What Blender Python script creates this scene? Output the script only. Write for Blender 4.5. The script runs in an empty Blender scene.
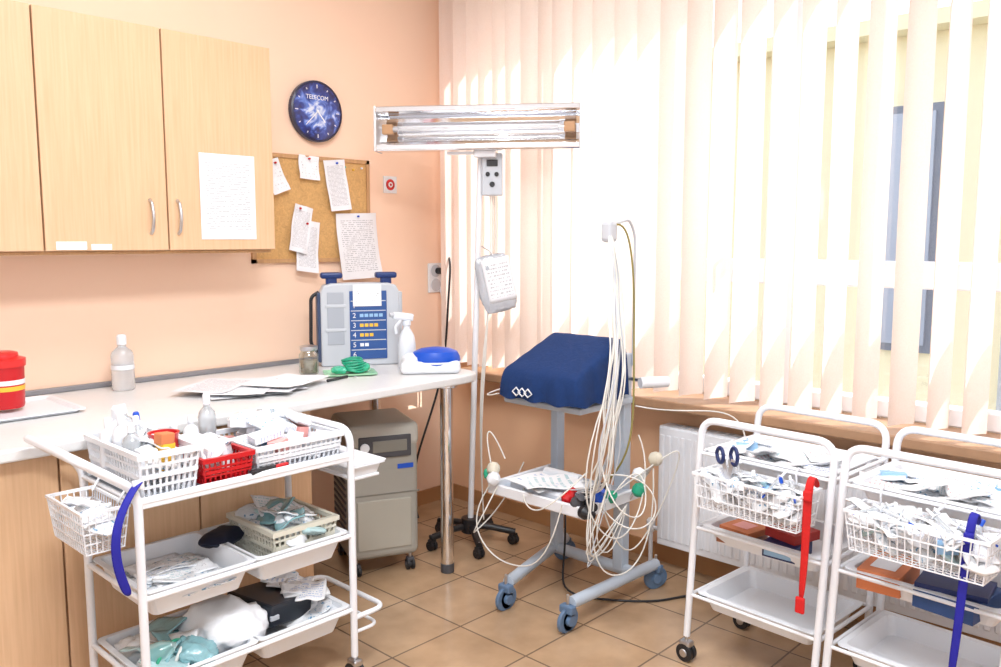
import bpy, bmesh, math, random
from mathutils import Vector, Matrix, noise
random.seed(7)
S=bpy.context.scene
R=math.radians
# ------------------------------------------------------------------ materials
MC={}
def mat(name,col,rough=.5,metal=0,var=.0,vs=8,bump=0,trans=0,emit=None,coat=0,alpha=1,sub=0):
    if name in MC: return MC[name]
    m=bpy.data.materials.new(name); m.use_nodes=True; nt=m.node_tree; p=nt.nodes['Principled BSDF']
    c=(*col,1) if len(col)==3 else col
    p.inputs['Base Color'].default_value=c; p.inputs['Roughness'].default_value=rough; p.inputs['Metallic'].default_value=metal
    p.inputs['Transmission Weight'].default_value=trans; p.inputs['Coat Weight'].default_value=coat
    p.inputs['Alpha'].default_value=alpha
    if emit: p.inputs['Emission Color'].default_value=(*emit[:3],1); p.inputs['Emission Strength'].default_value=emit[3]
    tc=nt.nodes.new('ShaderNodeTexCoord'); n=nt.nodes.new('ShaderNodeTexNoise'); n.inputs['Scale'].default_value=vs; n.inputs['Detail'].default_value=4
    nt.links.new(tc.outputs['Object'],n.inputs['Vector'])
    v=max(var,.02)
    mx=nt.nodes.new('ShaderNodeMix'); mx.data_type='RGBA'
    mx.inputs[6].default_value=tuple(x*(1-v) for x in c[:3])+(1,); mx.inputs[7].default_value=tuple(min(1,x*(1+v)) for x in c[:3])+(1,)
    nt.links.new(n.outputs['Fac'],mx.inputs[0]); nt.links.new(mx.outputs[2],p.inputs['Base Color'])
    if bump:
        b=nt.nodes.new('ShaderNodeBump'); b.inputs['Strength'].default_value=bump; b.inputs['Distance'].default_value=.01
        n.inputs['Distortion'].default_value=1.2
        nt.links.new(n.outputs['Fac'],b.inputs['Height']); nt.links.new(b.outputs[0],p.inputs['Normal'])
    MC[name]=m; return m
def srgb(r,g,b):
    f=lambda c:(c/255/12.92) if c/255<=.04045 else ((c/255+.055)/1.055)**2.4
    return (f(r),f(g),f(b))
def ramp(nt,fac,stops):
    r=nt.nodes.new('ShaderNodeValToRGB'); e=r.color_ramp.elements
    while len(e)<len(stops): e.new(.5)
    for i,(p,c) in enumerate(stops): e[i].position=p; e[i].color=(*c,1)
    nt.links.new(fac,r.inputs[0]); return r.outputs[0]
def mth(nt,op,a,b=None,c=None):
    n=nt.nodes.new('ShaderNodeMath'); n.operation=op
    for i,x in enumerate((a,b,c)):
        if x is None: continue
        if isinstance(x,(int,float)): n.inputs[i].default_value=x
        else: nt.links.new(x,n.inputs[i])
    return n.outputs[0]
def wood(name,c1,c2,scale=(30,30,1.2)):
    m=mat(name,c1,.42,coat=.1); nt=m.node_tree; p=nt.nodes['Principled BSDF']
    tc=nt.nodes.new('ShaderNodeTexCoord'); mp=nt.nodes.new('ShaderNodeMapping'); mp.inputs['Scale'].default_value=scale
    n=nt.nodes.new('ShaderNodeTexNoise'); n.inputs['Scale'].default_value=3; n.inputs['Detail'].default_value=6; n.inputs['Distortion'].default_value=.4
    nt.links.new(tc.outputs['Object'],mp.inputs[0]); nt.links.new(mp.outputs[0],n.inputs['Vector'])
    nt.links.new(ramp(nt,n.outputs['Fac'],[(.3,c2),(.7,c1)]),p.inputs['Base Color']); return m
def paper(name,lines=22,ink=(.12,.12,.14),bg=(.82,.82,.85),dens=.47,margin=.1,fac=.5):
    m=mat(name,bg,.7); nt=m.node_tree; p=nt.nodes['Principled BSDF']
    uv=nt.nodes.new('ShaderNodeTexCoord'); sp=nt.nodes.new('ShaderNodeSeparateXYZ'); nt.links.new(uv.outputs['UV'],sp.inputs[0])
    U,V=sp.outputs[0],sp.outputs[1]
    vl=mth(nt,'MULTIPLY',V,lines); fl=mth(nt,'FLOOR',vl); fr=mth(nt,'SUBTRACT',vl,fl)
    band=mth(nt,'LESS_THAN',fr,.38)
    cb=nt.nodes.new('ShaderNodeCombineXYZ'); nt.links.new(mth(nt,'MULTIPLY',U,28),cb.inputs[0]); nt.links.new(mth(nt,'MULTIPLY',fl,3.7),cb.inputs[1])
    n=nt.nodes.new('ShaderNodeTexNoise'); n.inputs['Scale'].default_value=1; n.inputs['Detail'].default_value=1; nt.links.new(cb.outputs[0],n.inputs['Vector'])
    w=mth(nt,'GREATER_THAN',n.outputs['Fac'],dens)
    a=mth(nt,'MULTIPLY',band,w)
    for s in (U,V):
        a=mth(nt,'MULTIPLY',a,mth(nt,'GREATER_THAN',s,margin)); a=mth(nt,'MULTIPLY',a,mth(nt,'LESS_THAN',s,1-margin))
    mx=nt.nodes.new('ShaderNodeMix'); mx.data_type='RGBA'; mx.inputs[6].default_value=(*bg,1); mx.inputs[7].default_value=(*ink,1)
    nt.links.new(mth(nt,'MULTIPLY',a,fac),mx.inputs[0]); nt.links.new(mx.outputs[2],p.inputs['Base Color']); return m
def plastic_film(name,col,blue=False,tr=.1):
    m=mat(name,col,.2,var=.05,vs=30,bump=.5,coat=.5,trans=tr); nt=m.node_tree; p=nt.nodes['Principled BSDF']
    if blue:
        tc=nt.nodes.new('ShaderNodeTexCoord'); n=nt.nodes.new('ShaderNodeTexNoise'); n.inputs['Scale'].default_value=75; n.inputs['Detail'].default_value=2
        nt.links.new(tc.outputs['Object'],n.inputs['Vector'])
        nt.links.new(ramp(nt,n.outputs['Fac'],[(.58,col),(.64,(.18,.38,.58))]),p.inputs['Base Color'])
    return m
WHITE=mat('white_paint',srgb(236,238,243),.28,coat=.3)
PLW=mat('white_plastic',srgb(233,236,241),.35)
GREY=mat('light_grey_plastic',srgb(195,199,206),.4)
CHROME=mat('chrome',(.88,.89,.92),.07,1)
STEEL=mat('steel',(.6,.6,.62),.3,1)
BLACK=mat('black_plastic',(.015,.015,.018),.4)
DGREY=mat('dark_grey',(.07,.07,.08),.5)
RED=mat('red_plastic',srgb(195,20,28),.35)
BLUE=mat('blue_plastic',srgb(15,80,195),.35)
NAVY=mat('navy_cloth',srgb(4,44,96),.9,var=.2,vs=40,bump=.2)
DBLUE=mat('dark_blue',srgb(25,42,95),.5)
STRAPB=mat('strap_blue',srgb(28,28,150),.7,var=.15,vs=90)
STRAPR=mat('strap_red',srgb(205,25,25),.7,var=.15,vs=90)
TEAL=plastic_film('teal_film',srgb(190,222,225)); CLEAR=plastic_film('clear_film',srgb(245,247,250)); PRINT=plastic_film('printed_film',srgb(242,245,249),True,.02)
GREEN=mat('green_plastic',srgb(40,160,125),.3)
BEIGE=mat('machine_beige',srgb(165,162,153),.45)
BEIGED=mat('machine_beige_dark',srgb(130,127,118),.5)
CASTB=mat('castor_blue_grey',srgb(95,120,150),.45)
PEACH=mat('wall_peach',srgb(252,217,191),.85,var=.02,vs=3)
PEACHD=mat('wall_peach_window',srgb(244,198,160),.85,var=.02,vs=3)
OFFW=mat('wall_off_white',srgb(236,238,242),.85,var=.02,vs=3)
CEIL=mat('ceiling_white',(.84,.86,.89),.9)
COUNTER=mat('counter_top',srgb(226,225,224),.3,var=.04,vs=60)
WOOD=wood('beech_veneer',srgb(226,187,150),srgb(214,174,135))
WOODD=wood('beech_edge',srgb(200,155,108),srgb(185,140,95))
CORK=mat('cork',srgb(208,163,105),.9,var=.3,vs=60,bump=.3)
SILL=mat('sill_stone',srgb(172,135,105),.4,var=.2,vs=25)
WB_=(.90,.91,.93)
P1=paper('paper_text',34); P2=paper('paper_form',40,dens=.42); P3=paper('paper_note',12,dens=.5); PBL=paper('paper_blank',9,dens=.62,bg=(.86,.87,.9))
PCT=paper('carton_print',9,ink=(.1,.25,.6),dens=.45,fac=.6,bg=WB_); PCT2=paper('wrapper_print',7,ink=(.1,.4,.45),dens=.45,fac=.5,bg=WB_); PCT3=paper('wrapper_print_red',8,ink=(.6,.12,.12),dens=.5,fac=.6,bg=WB_)
COP=mat('lamp_socket_tan',srgb(190,145,105),.5)
YEL=mat('yellow_plastic',srgb(240,190,60),.4); ORG=mat('orange_card',srgb(210,125,80),.6); BRN=mat('brown_card',srgb(150,95,70),.6)
SKYB=mat('pale_blue_card',srgb(150,190,225),.6); PINK=mat('pink_card',srgb(240,170,165),.6)
CABLE=mat('cable_cream',srgb(228,226,220),.5); CABG=mat('cable_olive',srgb(140,130,70),.5)
def glassy(name,tint=(1,1,1),fac=.08):
    m=bpy.data.materials.new(name); m.use_nodes=True; nt=m.node_tree; nt.nodes.clear()
    o=nt.nodes.new('ShaderNodeOutputMaterial'); t=nt.nodes.new('ShaderNodeBsdfTransparent'); t.inputs[0].default_value=(*tint,1)
    g=nt.nodes.new('ShaderNodeBsdfGlossy'); g.inputs['Roughness'].default_value=.03; x=nt.nodes.new('ShaderNodeMixShader'); x.inputs[0].default_value=fac
    nt.links.new(t.outputs[0],x.inputs[1]); nt.links.new(g.outputs[0],x.inputs[2]); nt.links.new(x.outputs[0],o.inputs[0]); return m
GLASS=glassy('window_glass'); JARG=glassy('jar_glass',(.85,.9,.88),.2); SLEEVE=glassy('plastic_sleeve',(.93,.95,.97),.2); BOTG=mat('bottle_translucent',srgb(238,242,245),.15,trans=.65,coat=.5)
# ------------------------------------------------------------------ geometry helpers
CUR=None
def G(name,loc=(0,0,0),rz=0):
    global CUR
    e=bpy.data.objects.new(name,None); e.location=loc; e.rotation_euler=(0,0,R(rz)); e.empty_display_size=.05
    S.collection.objects.link(e); CUR=e; return e
def fin(name,me,loc,rot,m,smooth=False,parent='cur'):
    o=bpy.data.objects.new(name,me); o.location=loc; o.rotation_euler=tuple(R(a) for a in rot)
    S.collection.objects.link(o)
    if m is not None and not me.materials: me.materials.append(m)
    if smooth:
        for p in me.polygons: p.use_smooth=True
    if parent=='cur': o.parent=CUR
    elif parent is not None: o.parent=parent
    return o
def bev(o,w,seg=2):
    b=o.modifiers.new('b','BEVEL'); b.width=w; b.segments=seg; b.limit_method='ANGLE'; b.angle_limit=R(40)
    return o
def box(n,size,loc,m,bw=.003,rot=(0,0,0),parent='cur',seg=2):
    bm=bmesh.new(); bmesh.ops.create_cube(bm,size=1); bmesh.ops.scale(bm,vec=size,verts=bm.verts)
    uvl=bm.loops.layers.uv.new('UVMap')
    for f in bm.faces:
        for l,c in zip(f.loops,((0,0),(1,0),(1,1),(0,1))): l[uvl].uv=c
    me=bpy.data.meshes.new(n); bm.to_mesh(me); bm.free()
    o=fin(n,me,loc,rot,m,parent=parent)
    if bw: bev(o,min(bw,min(size)*.45),seg)
    return o
def B(n,x0,x1,y0,y1,z0,z1,m,bw=.003,parent='cur',seg=2):
    return box(n,(x1-x0,y1-y0,z1-z0),((x0+x1)/2,(y0+y1)/2,(z0+z1)/2),m,bw,parent=parent,seg=seg)
def boxes(n,lst,m,loc=(0,0,0),rot=(0,0,0),parent='cur',bw=0):
    bm=bmesh.new()
    for (x0,x1,y0,y1,z0,z1) in lst:
        mt=Matrix.Translation(((x0+x1)/2,(y0+y1)/2,(z0+z1)/2))@Matrix.Diagonal((abs(x1-x0),abs(y1-y0),abs(z1-z0),1))
        bmesh.ops.create_cube(bm,size=1,matrix=mt)
    me=bpy.data.meshes.new(n); bm.to_mesh(me); bm.free(); o=fin(n,me,loc,rot,m,parent=parent)
    if bw: bev(o,bw,1)
    return o
def lathe(n,prof,loc,m,rot=(0,0,0),seg=28,parent='cur',sc=(1,1)):
    bm=bmesh.new(); rings=[]
    for r_,z in prof:
        rings.append([bm.verts.new((math.cos(2*math.pi*i/seg)*r_*sc[0],math.sin(2*math.pi*i/seg)*r_*sc[1],z)) for i in range(seg)])
    for a,b in zip(rings,rings[1:]):
        for i in range(seg): bm.faces.new((a[i],a[(i+1)%seg],b[(i+1)%seg],b[i]))
    bm.faces.new(rings[0][::-1]); bm.faces.new(rings[-1])
    me=bpy.data.meshes.new(n); bm.to_mesh(me); bm.free()
    o=fin(n,me,loc,rot,m,True,parent); e=o.modifiers.new('e','EDGE_SPLIT'); e.split_angle=R(35); return o
def cyl(n,r_,h,loc,m,rot=(0,0,0),r2=None,seg=24,parent='cur'):
    r2=r_ if r2 is None else r2; e=min(.002,h*.2,r_*.3)
    return lathe(n,[(r_-e,-h/2),(r_,-h/2+e),(r2,h/2-e),(r2-e,h/2)],loc,m,rot,seg,parent)
def fillet(pts,rad,cyc=False):
    P=[Vector(p) for p in pts]; out=[]; N=len(P)
    for i in range(N):
        if not cyc and i in (0,N-1): out.append(P[i]); continue
        a,b,c=P[i-1],P[i],P[(i+1)%N]; d1=(a-b); d2=(c-b); l=min(rad,d1.length*.49,d2.length*.49)
        s=b+d1.normalized()*l; e=b+d2.normalized()*l
        for k in range(7):
            t=k/6; out.append(s*(1-t)**2+b*2*t*(1-t)+e*t*t)
    return out
def tube(n,pts,r_,m,rad=.03,cyc=False,parent='cur',smoothc=False,res=3):
    cu=bpy.data.curves.new(n,'CURVE'); cu.dimensions='3D'; cu.bevel_depth=r_; cu.bevel_resolution=res; cu.use_fill_caps=True
    if smoothc:
        sp=cu.splines.new('NURBS'); sp.points.add(len(pts)-1)
        for q,p in zip(sp.points,pts): q.co=(*p,1)
        sp.order_u=4; sp.use_endpoint_u=True; sp.resolution_u=6; sp.use_cyclic_u=cyc
    else:
        pp=fillet(pts,rad,cyc) if rad else [Vector(p) for p in pts]
        sp=cu.splines.new('POLY'); sp.points.add(len(pp)-1)
        for q,p in zip(sp.points,pp): q.co=(*p,1)
        sp.use_cyclic_u=cyc
    tmp=bpy.data.objects.new('tmp',cu); S.collection.objects.link(tmp)
    me=bpy.data.meshes.new_from_object(tmp); bpy.data.objects.remove(tmp); me.name=n; me.materials.clear()
    return fin(n,me,(0,0,0),(0,0,0),m,True,parent)
def tray(n,w,d,h,loc,m,t=.004,flare=.015,rim=.012,rot=(0,0,0),parent='cur'):
    bm=bmesh.new()
    def ring(hw,hd,z,cr=.02):
        vs=[]
        for cx,cy,a0 in ((hw-cr,hd-cr,0),(-hw+cr,hd-cr,90),(-hw+cr,-hd+cr,180),(hw-cr,-hd+cr,270)):
            for k in range(5):
                a=R(a0+k*22.5); vs.append(bm.verts.new((cx+cr*math.cos(a),cy+cr*math.sin(a),z)))
        return vs
    hw,hd=w/2,d/2
    rs=[ring(hw-flare,hd-flare,0),ring(hw,hd,h-.004),ring(hw+rim,hd+rim,h-.004),ring(hw+rim,hd+rim,h),ring(hw-t,hd-t,h),ring(hw-flare-t,hd-flare-t,t)]
    for a,b in zip(rs,rs[1:]):
        for i in range(len(a)): bm.faces.new((a[i],a[(i+1)%len(a)],b[(i+1)%len(a)],b[i]))
    bm.faces.new(rs[0][::-1]); bm.faces.new(rs[-1])
    me=bpy.data.meshes.new(n); bm.to_mesh(me); bm.free(); return fin(n,me,loc,rot,m,parent=parent)
def basket(n,w,d,h,loc,m,step=.02,bar=.003,rows=3,flare=.012,rot=(0,0,0),parent='cur',solid=.0):
    bm=bmesh.new()
    def seg(a,b,t,ov=0):
        a=Vector(a); b=Vector(b); v=b-a; L=v.length
        q=v.to_track_quat('Z','Y').to_matrix().to_4x4()
        bmesh.ops.create_cube(bm,size=1,matrix=Matrix.Translation((a+b)/2)@q@Matrix.Diagonal((t,t,L+ov,1)))
    def at(s,side,z):
        k=z/h; hw=w/2-flare*(1-k); hd=d/2-flare*(1-k)
        return {0:(s*hw,-hd,z),1:(s*hw,hd,z),2:(-hw,s*hd,z),3:(hw,s*hd,z)}[side]
    for side,L in ((0,w),(1,w),(2,d),(3,d)):
        c=max(2,int(L/step)); q=1.0 if side<2 else .93
        for i in range(c+1):
            if side>1 and i in (0,c): continue
            s=-1+2*i/c; seg(at(s,side,0),at(s,side,h),bar*q)
        for j in range(rows+1):
            z=h*j/rows; seg(at(-1,side,z),at(1,side,z),bar*(2.6 if j==rows else 1.15)*q,bar*(2.2 if j==rows else 1)*q)
        if solid: seg(at(-1,side,h*.5),at(1,side,h*.5),bar*2.0*q)
    c=int(w/step)
    for i in range(1,c):
        x=(-1+2*i/c)*(w/2-flare); seg((x,-d/2+flare,0),(x,d/2-flare,0),bar*.9)
    c=int(d/step)
    for i in range(1,c):
        y=(-1+2*i/c)*(d/2-flare); seg((-w/2+flare,y,0.0006),(w/2-flare,y,0.0006),bar*.85)
    me=bpy.data.meshes.new(n); bm.to_mesh(me); bm.free(); return fin(n,me,loc,rot,m,parent=parent)
def sheet(n,w,h,loc,m,rot=(90,0,0),curl=.0,wav=.0,parent='cur',seed=0,thick=0,fr=2.3):
    bm=bmesh.new(); N=10; uvl=bm.loops.layers.uv.new('UVMap'); V=[]
    for j in range(N+1):
        row=[]
        for i in range(N+1):
            u,v=i/N,j/N
            z=curl*((v-1)**2)*h+wav*noise.noise(Vector((u*fr+seed,v*fr,seed*1.7)))
            row.append(bm.verts.new(((u-.5)*w,(v-.5)*h,z)))
        V.append(row)
    for j in range(N):
        for i in range(N):
            f=bm.faces.new((V[j][i],V[j][i+1],V[j+1][i+1],V[j+1][i])); f.smooth=True
            for l,(a,b) in zip(f.loops,((i,j),(i+1,j),(i+1,j+1),(i,j+1))): l[uvl].uv=(a/N,b/N)
    me=bpy.data.meshes.new(n); bm.to_mesh(me); bm.free(); o=fin(n,me,loc,rot,m,parent=parent)
    if thick: s=o.modifiers.new('s','SOLIDIFY'); s.thickness=thick
    return o
def pouch(n,w,d,h,loc,m,rot=(0,0,0),amp=.25,seed=0,parent='cur',freq=9,ns=.6):
    """pillow / crumpled bag, base on z=0"""
    bm=bmesh.new(); bmesh.ops.create_icosphere(bm,subdivisions=4,radius=1)
    for v in bm.verts:
        x,y,z=v.co.copy()
        f=lambda a,p:math.copysign(abs(a)**p,a)
        flat=1-.55*max(abs(f(x,.6)),abs(f(y,.6)))**3
        q=Vector((f(x,ns)*w/2,f(y,ns)*d/2,z*h/2*flat))
        pv=Vector((q.x*freq*2+seed*3.1,q.y*freq*2,q.z*freq*2+seed))
        nz=noise.fractal(pv,1.0,2.0,4); rd=1-abs(noise.noise(pv*2.3))*2
        q+=Vector((x,y,z))*(nz*amp*h*.8+rd*amp*h*.35); q.z+=h/2; q.z=max(q.z,0.0); v.co=q
    me=bpy.data.meshes.new(n); bm.to_mesh(me); bm.free(); return fin(n,me,loc,rot,m,True,parent)
ru=random.uniform
def wrap(n,w,h,loc,m,i=0,tilt=35,spin=180):
    return sheet(n,w,h,loc,m,(ru(-tilt,tilt),ru(-tilt,tilt),ru(-spin,spin)),ru(-.1,.15),.010,seed=i*1.37,thick=.004,fr=2.4)
def syringe(n,loc,rot,L=.10):
    a=cyl(n+'_barrel',.007,L,loc,BOTG,rot,seg=12)
    d=Vector((0,0,1)); d.rotate(a.rotation_euler); l=Vector(loc)
    cyl(n+'_plunger',.004,L*.5,tuple(l+d*L*.62),PLW,rot,seg=10); cyl(n+'_flange',.011,.003,tuple(l+d*L*.5),PLW,rot,seg=12); cyl(n+'_tip',.003,.02,tuple(l-d*L*.58),BLUE,rot,seg=8)
def carton(n,w,d,h,loc,m=None,rot=(0,0,0),parent='cur'):
    return box(n,(w,d,h),(loc[0],loc[1],loc[2]+h/2),m or PCT,.001,rot,parent)
def bottle(n,r_,h,loc,m,cap,parent='cur',rot=(0,0,0)):
    a=lathe(n,[(r_*.9,0),(r_,.006),(r_,h*.62),(r_*.85,h*.7),(r_*.38,h*.78),(r_*.36,h*.84)],loc,m,rot,parent=parent)
    lathe(n+'_cap',[(r_*.42,h*.82),(r_*.42,h*.97),(r_*.3,h)],loc,cap,rot,parent=parent); return a
def castor(n,loc,r_,m,m2,parent='cur',rz=0):
    x,y=loc
    cyl(n+'_wheel_1',r_,.014,(x-.011,y,r_),m,(0,90,rz),parent=parent); cyl(n+'_wheel_2',r_,.014,(x+.011,y,r_),m,(0,90,rz),parent=parent)
    cyl(n+'_hub',r_*.45,.045,(x,y,r_),m2,(0,90,rz),parent=parent)
    box(n+'_fork',(.034,r_*1.3,r_*.7),(x,y,r_*1.95),m2,.006,parent=parent); cyl(n+'_stem',.006,r_*1.2,(x,y,r_*2.6),STEEL,parent=parent)
def text(n,s,size,loc,m,rot=(90,0,0),parent='cur'):
    c=bpy.data.curves.new(n,'FONT'); c.body=s; c.size=size; c.extrude=.0006; c.align_x='CENTER'; c.align_y='CENTER'
    t=bpy.data.objects.new('tmp',c); S.collection.objects.link(t); me=bpy.data.meshes.new_from_object(t); bpy.data.objects.remove(t); me.materials.clear()
    return fin(n,me,loc,rot,m,parent=parent)
# ------------------------------------------------------------------ room shell
fm=mat('floor_tiles',srgb(190,145,100),.2); nt=fm.node_tree; p=nt.nodes['Principled BSDF']
tc=nt.nodes.new('ShaderNodeTexCoord'); br=nt.nodes.new('ShaderNodeTexBrick'); br.offset=0; br.squash=1
br.inputs['Scale'].default_value=1; br.inputs['Brick Width'].default_value=.33; br.inputs['Row Height'].default_value=.33; br.inputs['Mortar Size'].default_value=.004; br.inputs['Mortar Smooth'].default_value=.3; br.inputs['Bias'].default_value=0
br.inputs['Color1'].default_value=(*srgb(200,168,136),1); br.inputs['Color2'].default_value=(*srgb(188,155,121),1); br.inputs['Mortar'].default_value=(*srgb(128,108,90),1)
nn=nt.nodes.new('ShaderNodeTexNoise'); nn.inputs['Scale'].default_value=7; nn.inputs['Detail'].default_value=6
nt.links.new(tc.outputs['Object'],br.inputs['Vector']); nt.links.new(tc.outputs['Object'],nn.inputs['Vector'])
mx=nt.nodes.new('ShaderNodeMix'); mx.data_type='RGBA'; mx.blend_type='MULTIPLY'; mx.inputs[0].default_value=1
nt.links.new(br.outputs['Color'],mx.inputs[6]); nt.links.new(ramp(nt,nn.outputs['Fac'],[(.3,(.74,.72,.70)),(.7,(1,1,1))]),mx.inputs[7])
nt.links.new(mx.outputs[2],p.inputs['Base Color'])
bb=nt.nodes.new('ShaderNodeBump'); bb.inputs['Strength'].default_value=.3; bb.inputs['Distance'].default_value=.004; bb.invert=True
nt.links.new(br.outputs['Fac'],bb.inputs['Height']); nt.links.new(bb.outputs[0],p.inputs['Normal'])
B('floor',-4.4,.25,-4.6,.2,-.1,0,fm,0,None)
B('wall_north',-4.4,.25,0,.2,0,3.1,PEACH,0,None)
B('wall_west',-4.6,-4.4,-4.6,.2,0,3.1,OFFW,0,None)
B('wall_south',-4.4,.25,-4.8,-4.6,0,3.1,OFFW,0,None)
B('ceiling',-4.4,.25,-4.6,.2,3.1,3.2,CEIL,0,None)
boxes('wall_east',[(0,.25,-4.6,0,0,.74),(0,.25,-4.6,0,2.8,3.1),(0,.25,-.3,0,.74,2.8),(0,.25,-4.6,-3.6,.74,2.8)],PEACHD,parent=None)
TILEB=mat('baseboard_tile',srgb(178,130,88),.3,var=.1,vs=12)
B('baseboard_north',-1.38,-.012,-.012,0,0,.08,TILEB,.002,None)
B('baseboard_east',-.012,0,-4.6,0,0,.08,TILEB,.002,None)
B('trim_window_sill',-.17,.12,-3.6,-.22,.735,.775,SILL,.006,None)
# window
G('window_1',(.14,0,0))
lst=[]
y0,y1,z0,z1=-3.6,-.3,.775,2.8
f=.07
lst+= [(-.03,.04,y0,y1,z0,z0+f),(-.03,.04,y0,y1,z1-f,z1),(-.03,.04,y0,y0+f,z0,z1),(-.03,.04,y1-f,y1,z0,z1)]
for y in (-1.1,-1.93,-2.76): lst.append((-.035,.045,y-.055,y+.055,z0,z1))
lst.append((-.032,.042,y0,y1,1.27,1.37))
boxes('frame',lst,WHITE,bw=.006)
B('glass',0,.006,y0+.02,y1-.02,z0+.02,z1-.02,GLASS,0)
box('handle_plate',(.012,.03,.09),(-.04,-1.98,1.62),WHITE,.004)
tube('handle_lever',[(-.045,-1.98,1.64),(-.075,-1.98,1.64),(-.075,-1.98,1.53)],.008,WHITE,.01)
# outside facade
FAC=mat('facade_cream',srgb(255,244,208),.9,var=.03)
G('neighbour_building',(0,0,0))
boxes('facade',[(6,6.3,-9,9,-3,3.55),(5.7,6.4,-9,9,3.5,3.65)],FAC)
FB=mat('facade_window_frame',srgb(110,122,142),.4); FG=mat('facade_window_glass',srgb(165,178,200),.1)
for k,(ya,yb) in enumerate(((-.78,-.22),(-3.6,-3.0),(2.4,3.4))):
    boxes('facade_frame_%d'%k,[(5.93,6,ya,yb,0.3,2.8)],FB); ym=(ya+yb)/2
    boxes('facade_glass_%d'%k,[(5.9,5.94,ya+.06,ym-.03,.38,2.72),(5.9,5.94,ym+.03,yb-.06,.38,2.72)],FG)
tube('downpipe',[(5.9,-1.45,-3),(5.9,-1.45,3.5)],.04,GREY,0)
B('outdoor_ground',.3,14,-12,12,-3.1,-3,mat('ground_paving',(.45,.44,.41),.9,var=.15,vs=2),0,None)
# ------------------------------------------------------------------ vertical blinds
bm_=bpy.data.materials.new('blind_fabric'); bm_.use_nodes=True; nt=bm_.node_tree; nt.nodes.clear()
o=nt.nodes.new('ShaderNodeOutputMaterial'); d=nt.nodes.new('ShaderNodeBsdfDiffuse'); t=nt.nodes.new('ShaderNodeBsdfTranslucent'); x=nt.nodes.new('ShaderNodeMixShader'); x.inputs[0].default_value=.40
t.inputs[0].default_value=(*srgb(251,235,224),1)
tc=nt.nodes.new('ShaderNodeTexCoord'); w=nt.nodes.new('ShaderNodeTexNoise'); w.inputs['Scale'].default_value=180; nt.links.new(tc.outputs['Object'],w.inputs['Vector'])
nt.links.new(ramp(nt,w.outputs['Fac'],[(.2,srgb(240,227,219)),(.8,srgb(250,241,235))]),d.inputs[0])
nt.links.new(d.outputs[0],x.inputs[1]); nt.links.new(t.outputs[0],x.inputs[2]); nt.links.new(x.outputs[0],o.inputs[0])
G('vertical_blinds',(-.12,0,0))
B('headrail',-.03,.03,-3.7,-.1,2.88,2.93,WHITE,.004)
y=-.15; k=0
while y>-3.62:
    ang=-20+ru(-7,7)
    if y>-.95: ang=-12+ru(-7,7)
    bm=bmesh.new(); V=[]
    N=6; H=12; zb=.805; zt=2.875
    for j in range(H+1):
        row=[]
        for i in range(N+1):
            s=(i/N-.5); a=R(ang+1.5*math.sin(j*.5+k)); c=.012*(1-(2*s)**2)
            px=math.cos(a)*s*.127-math.sin(a)*c; py=math.sin(a)*s*.127+math.cos(a)*c
            row.append(bm.verts.new((px,py,zb+(zt-zb)*j/H)))
        V.append(row)
    for j in range(H):
        for i in range(N): bm.faces.new((V[j][i],V[j][i+1],V[j+1][i+1],V[j+1][i])).smooth=True
    me=bpy.data.meshes.new('slat'); bm.to_mesh(me); bm.free(); fin('slat_%d'%k,me,(0,y,0),(0,0,0),bm_)
    y-=(.095 if y>-.85 else .118)+ru(-.008,.008); k+=1
# ------------------------------------------------------------------ wall cabinets
G('wall_cabinet',(0,0,0))
B('carcass',-3.2,-1.285,-.30,-.002,1.41,2.22,WOOD,.002)
for i,(a,b) in enumerate(((-1.730,-1.283),(-2.163,-1.736),(-2.64,-2.169),(-3.2,-2.646))):
    B('door_%d'%i,a,b,-.322,-.303,1.412,2.218,WOOD,.002)
B('bottom_lip',-3.2,-1.29,-.30,-.004,1.398,1.41,WOODD,.002)  # board lip under the carcass, darker beech
def dhandle(n,x,z):
    tube(n,[(x,-.322,z+.062),(x,-.34,z+.05),(x,-.352,z),(x,-.34,z-.05),(x,-.322,z-.062)],.006,STEEL,.02)
dhandle('handle_1',-1.80,1.535); dhandle('handle_2',-1.695,1.535); dhandle('handle_3',-2.60,1.535)
sheet('door_notice',.235,.33,(-1.487,-.3245,1.617),P1,(90,0,0),0,.0)
box('door_label',(.10,.002,.028),(-2.08,-.324,1.43),PBL,0)
box('door_label_2',(.07,.002,.02),(-1.98,-.324,1.425),PBL,0)
# ------------------------------------------------------------------ clock
ck=mat('clock_face',(.02,.02,.1),.25,coat=.6); nt=ck.node_tree; p=nt.nodes['Principled BSDF']
tc=nt.nodes.new('ShaderNodeTexCoord'); n1=nt.nodes.new('ShaderNodeTexNoise'); n1.inputs['Scale'].default_value=16; n1.inputs['Detail'].default_value=6; n1.inputs['Distortion'].default_value=1.5
nt.links.new(tc.outputs['Object'],n1.inputs['Vector'])
vl=nt.nodes.new('ShaderNodeVectorMath'); vl.operation='LENGTH'; nt.links.new(tc.outputs['Object'],vl.inputs[0])
gl=mth(nt,'SUBTRACT',n1.outputs['Fac'],mth(nt,'MULTIPLY',vl.outputs['Value'],2.6)); gl=mth(nt,'ADD',gl,.18)
nt.links.new(ramp(nt,gl,[(.25,srgb(20,26,80)),(.42,srgb(35,60,145)),(.54,srgb(95,130,215)),(.66,srgb(215,225,245))]),p.inputs['Base Color'])
G('wall_clock',(-.86,-.002,2.045),0)
lathe('rim',[(.135,0),(.14,.004),(.14,.028),(.132,.032),(.128,.026)],(0,0,0),mat('clock_rim',(.03,.03,.07),.25),(90,0,0),48)
cyl('face',.13,.004,(0,-.027,0),ck,(90,0,0),seg=48)
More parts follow.
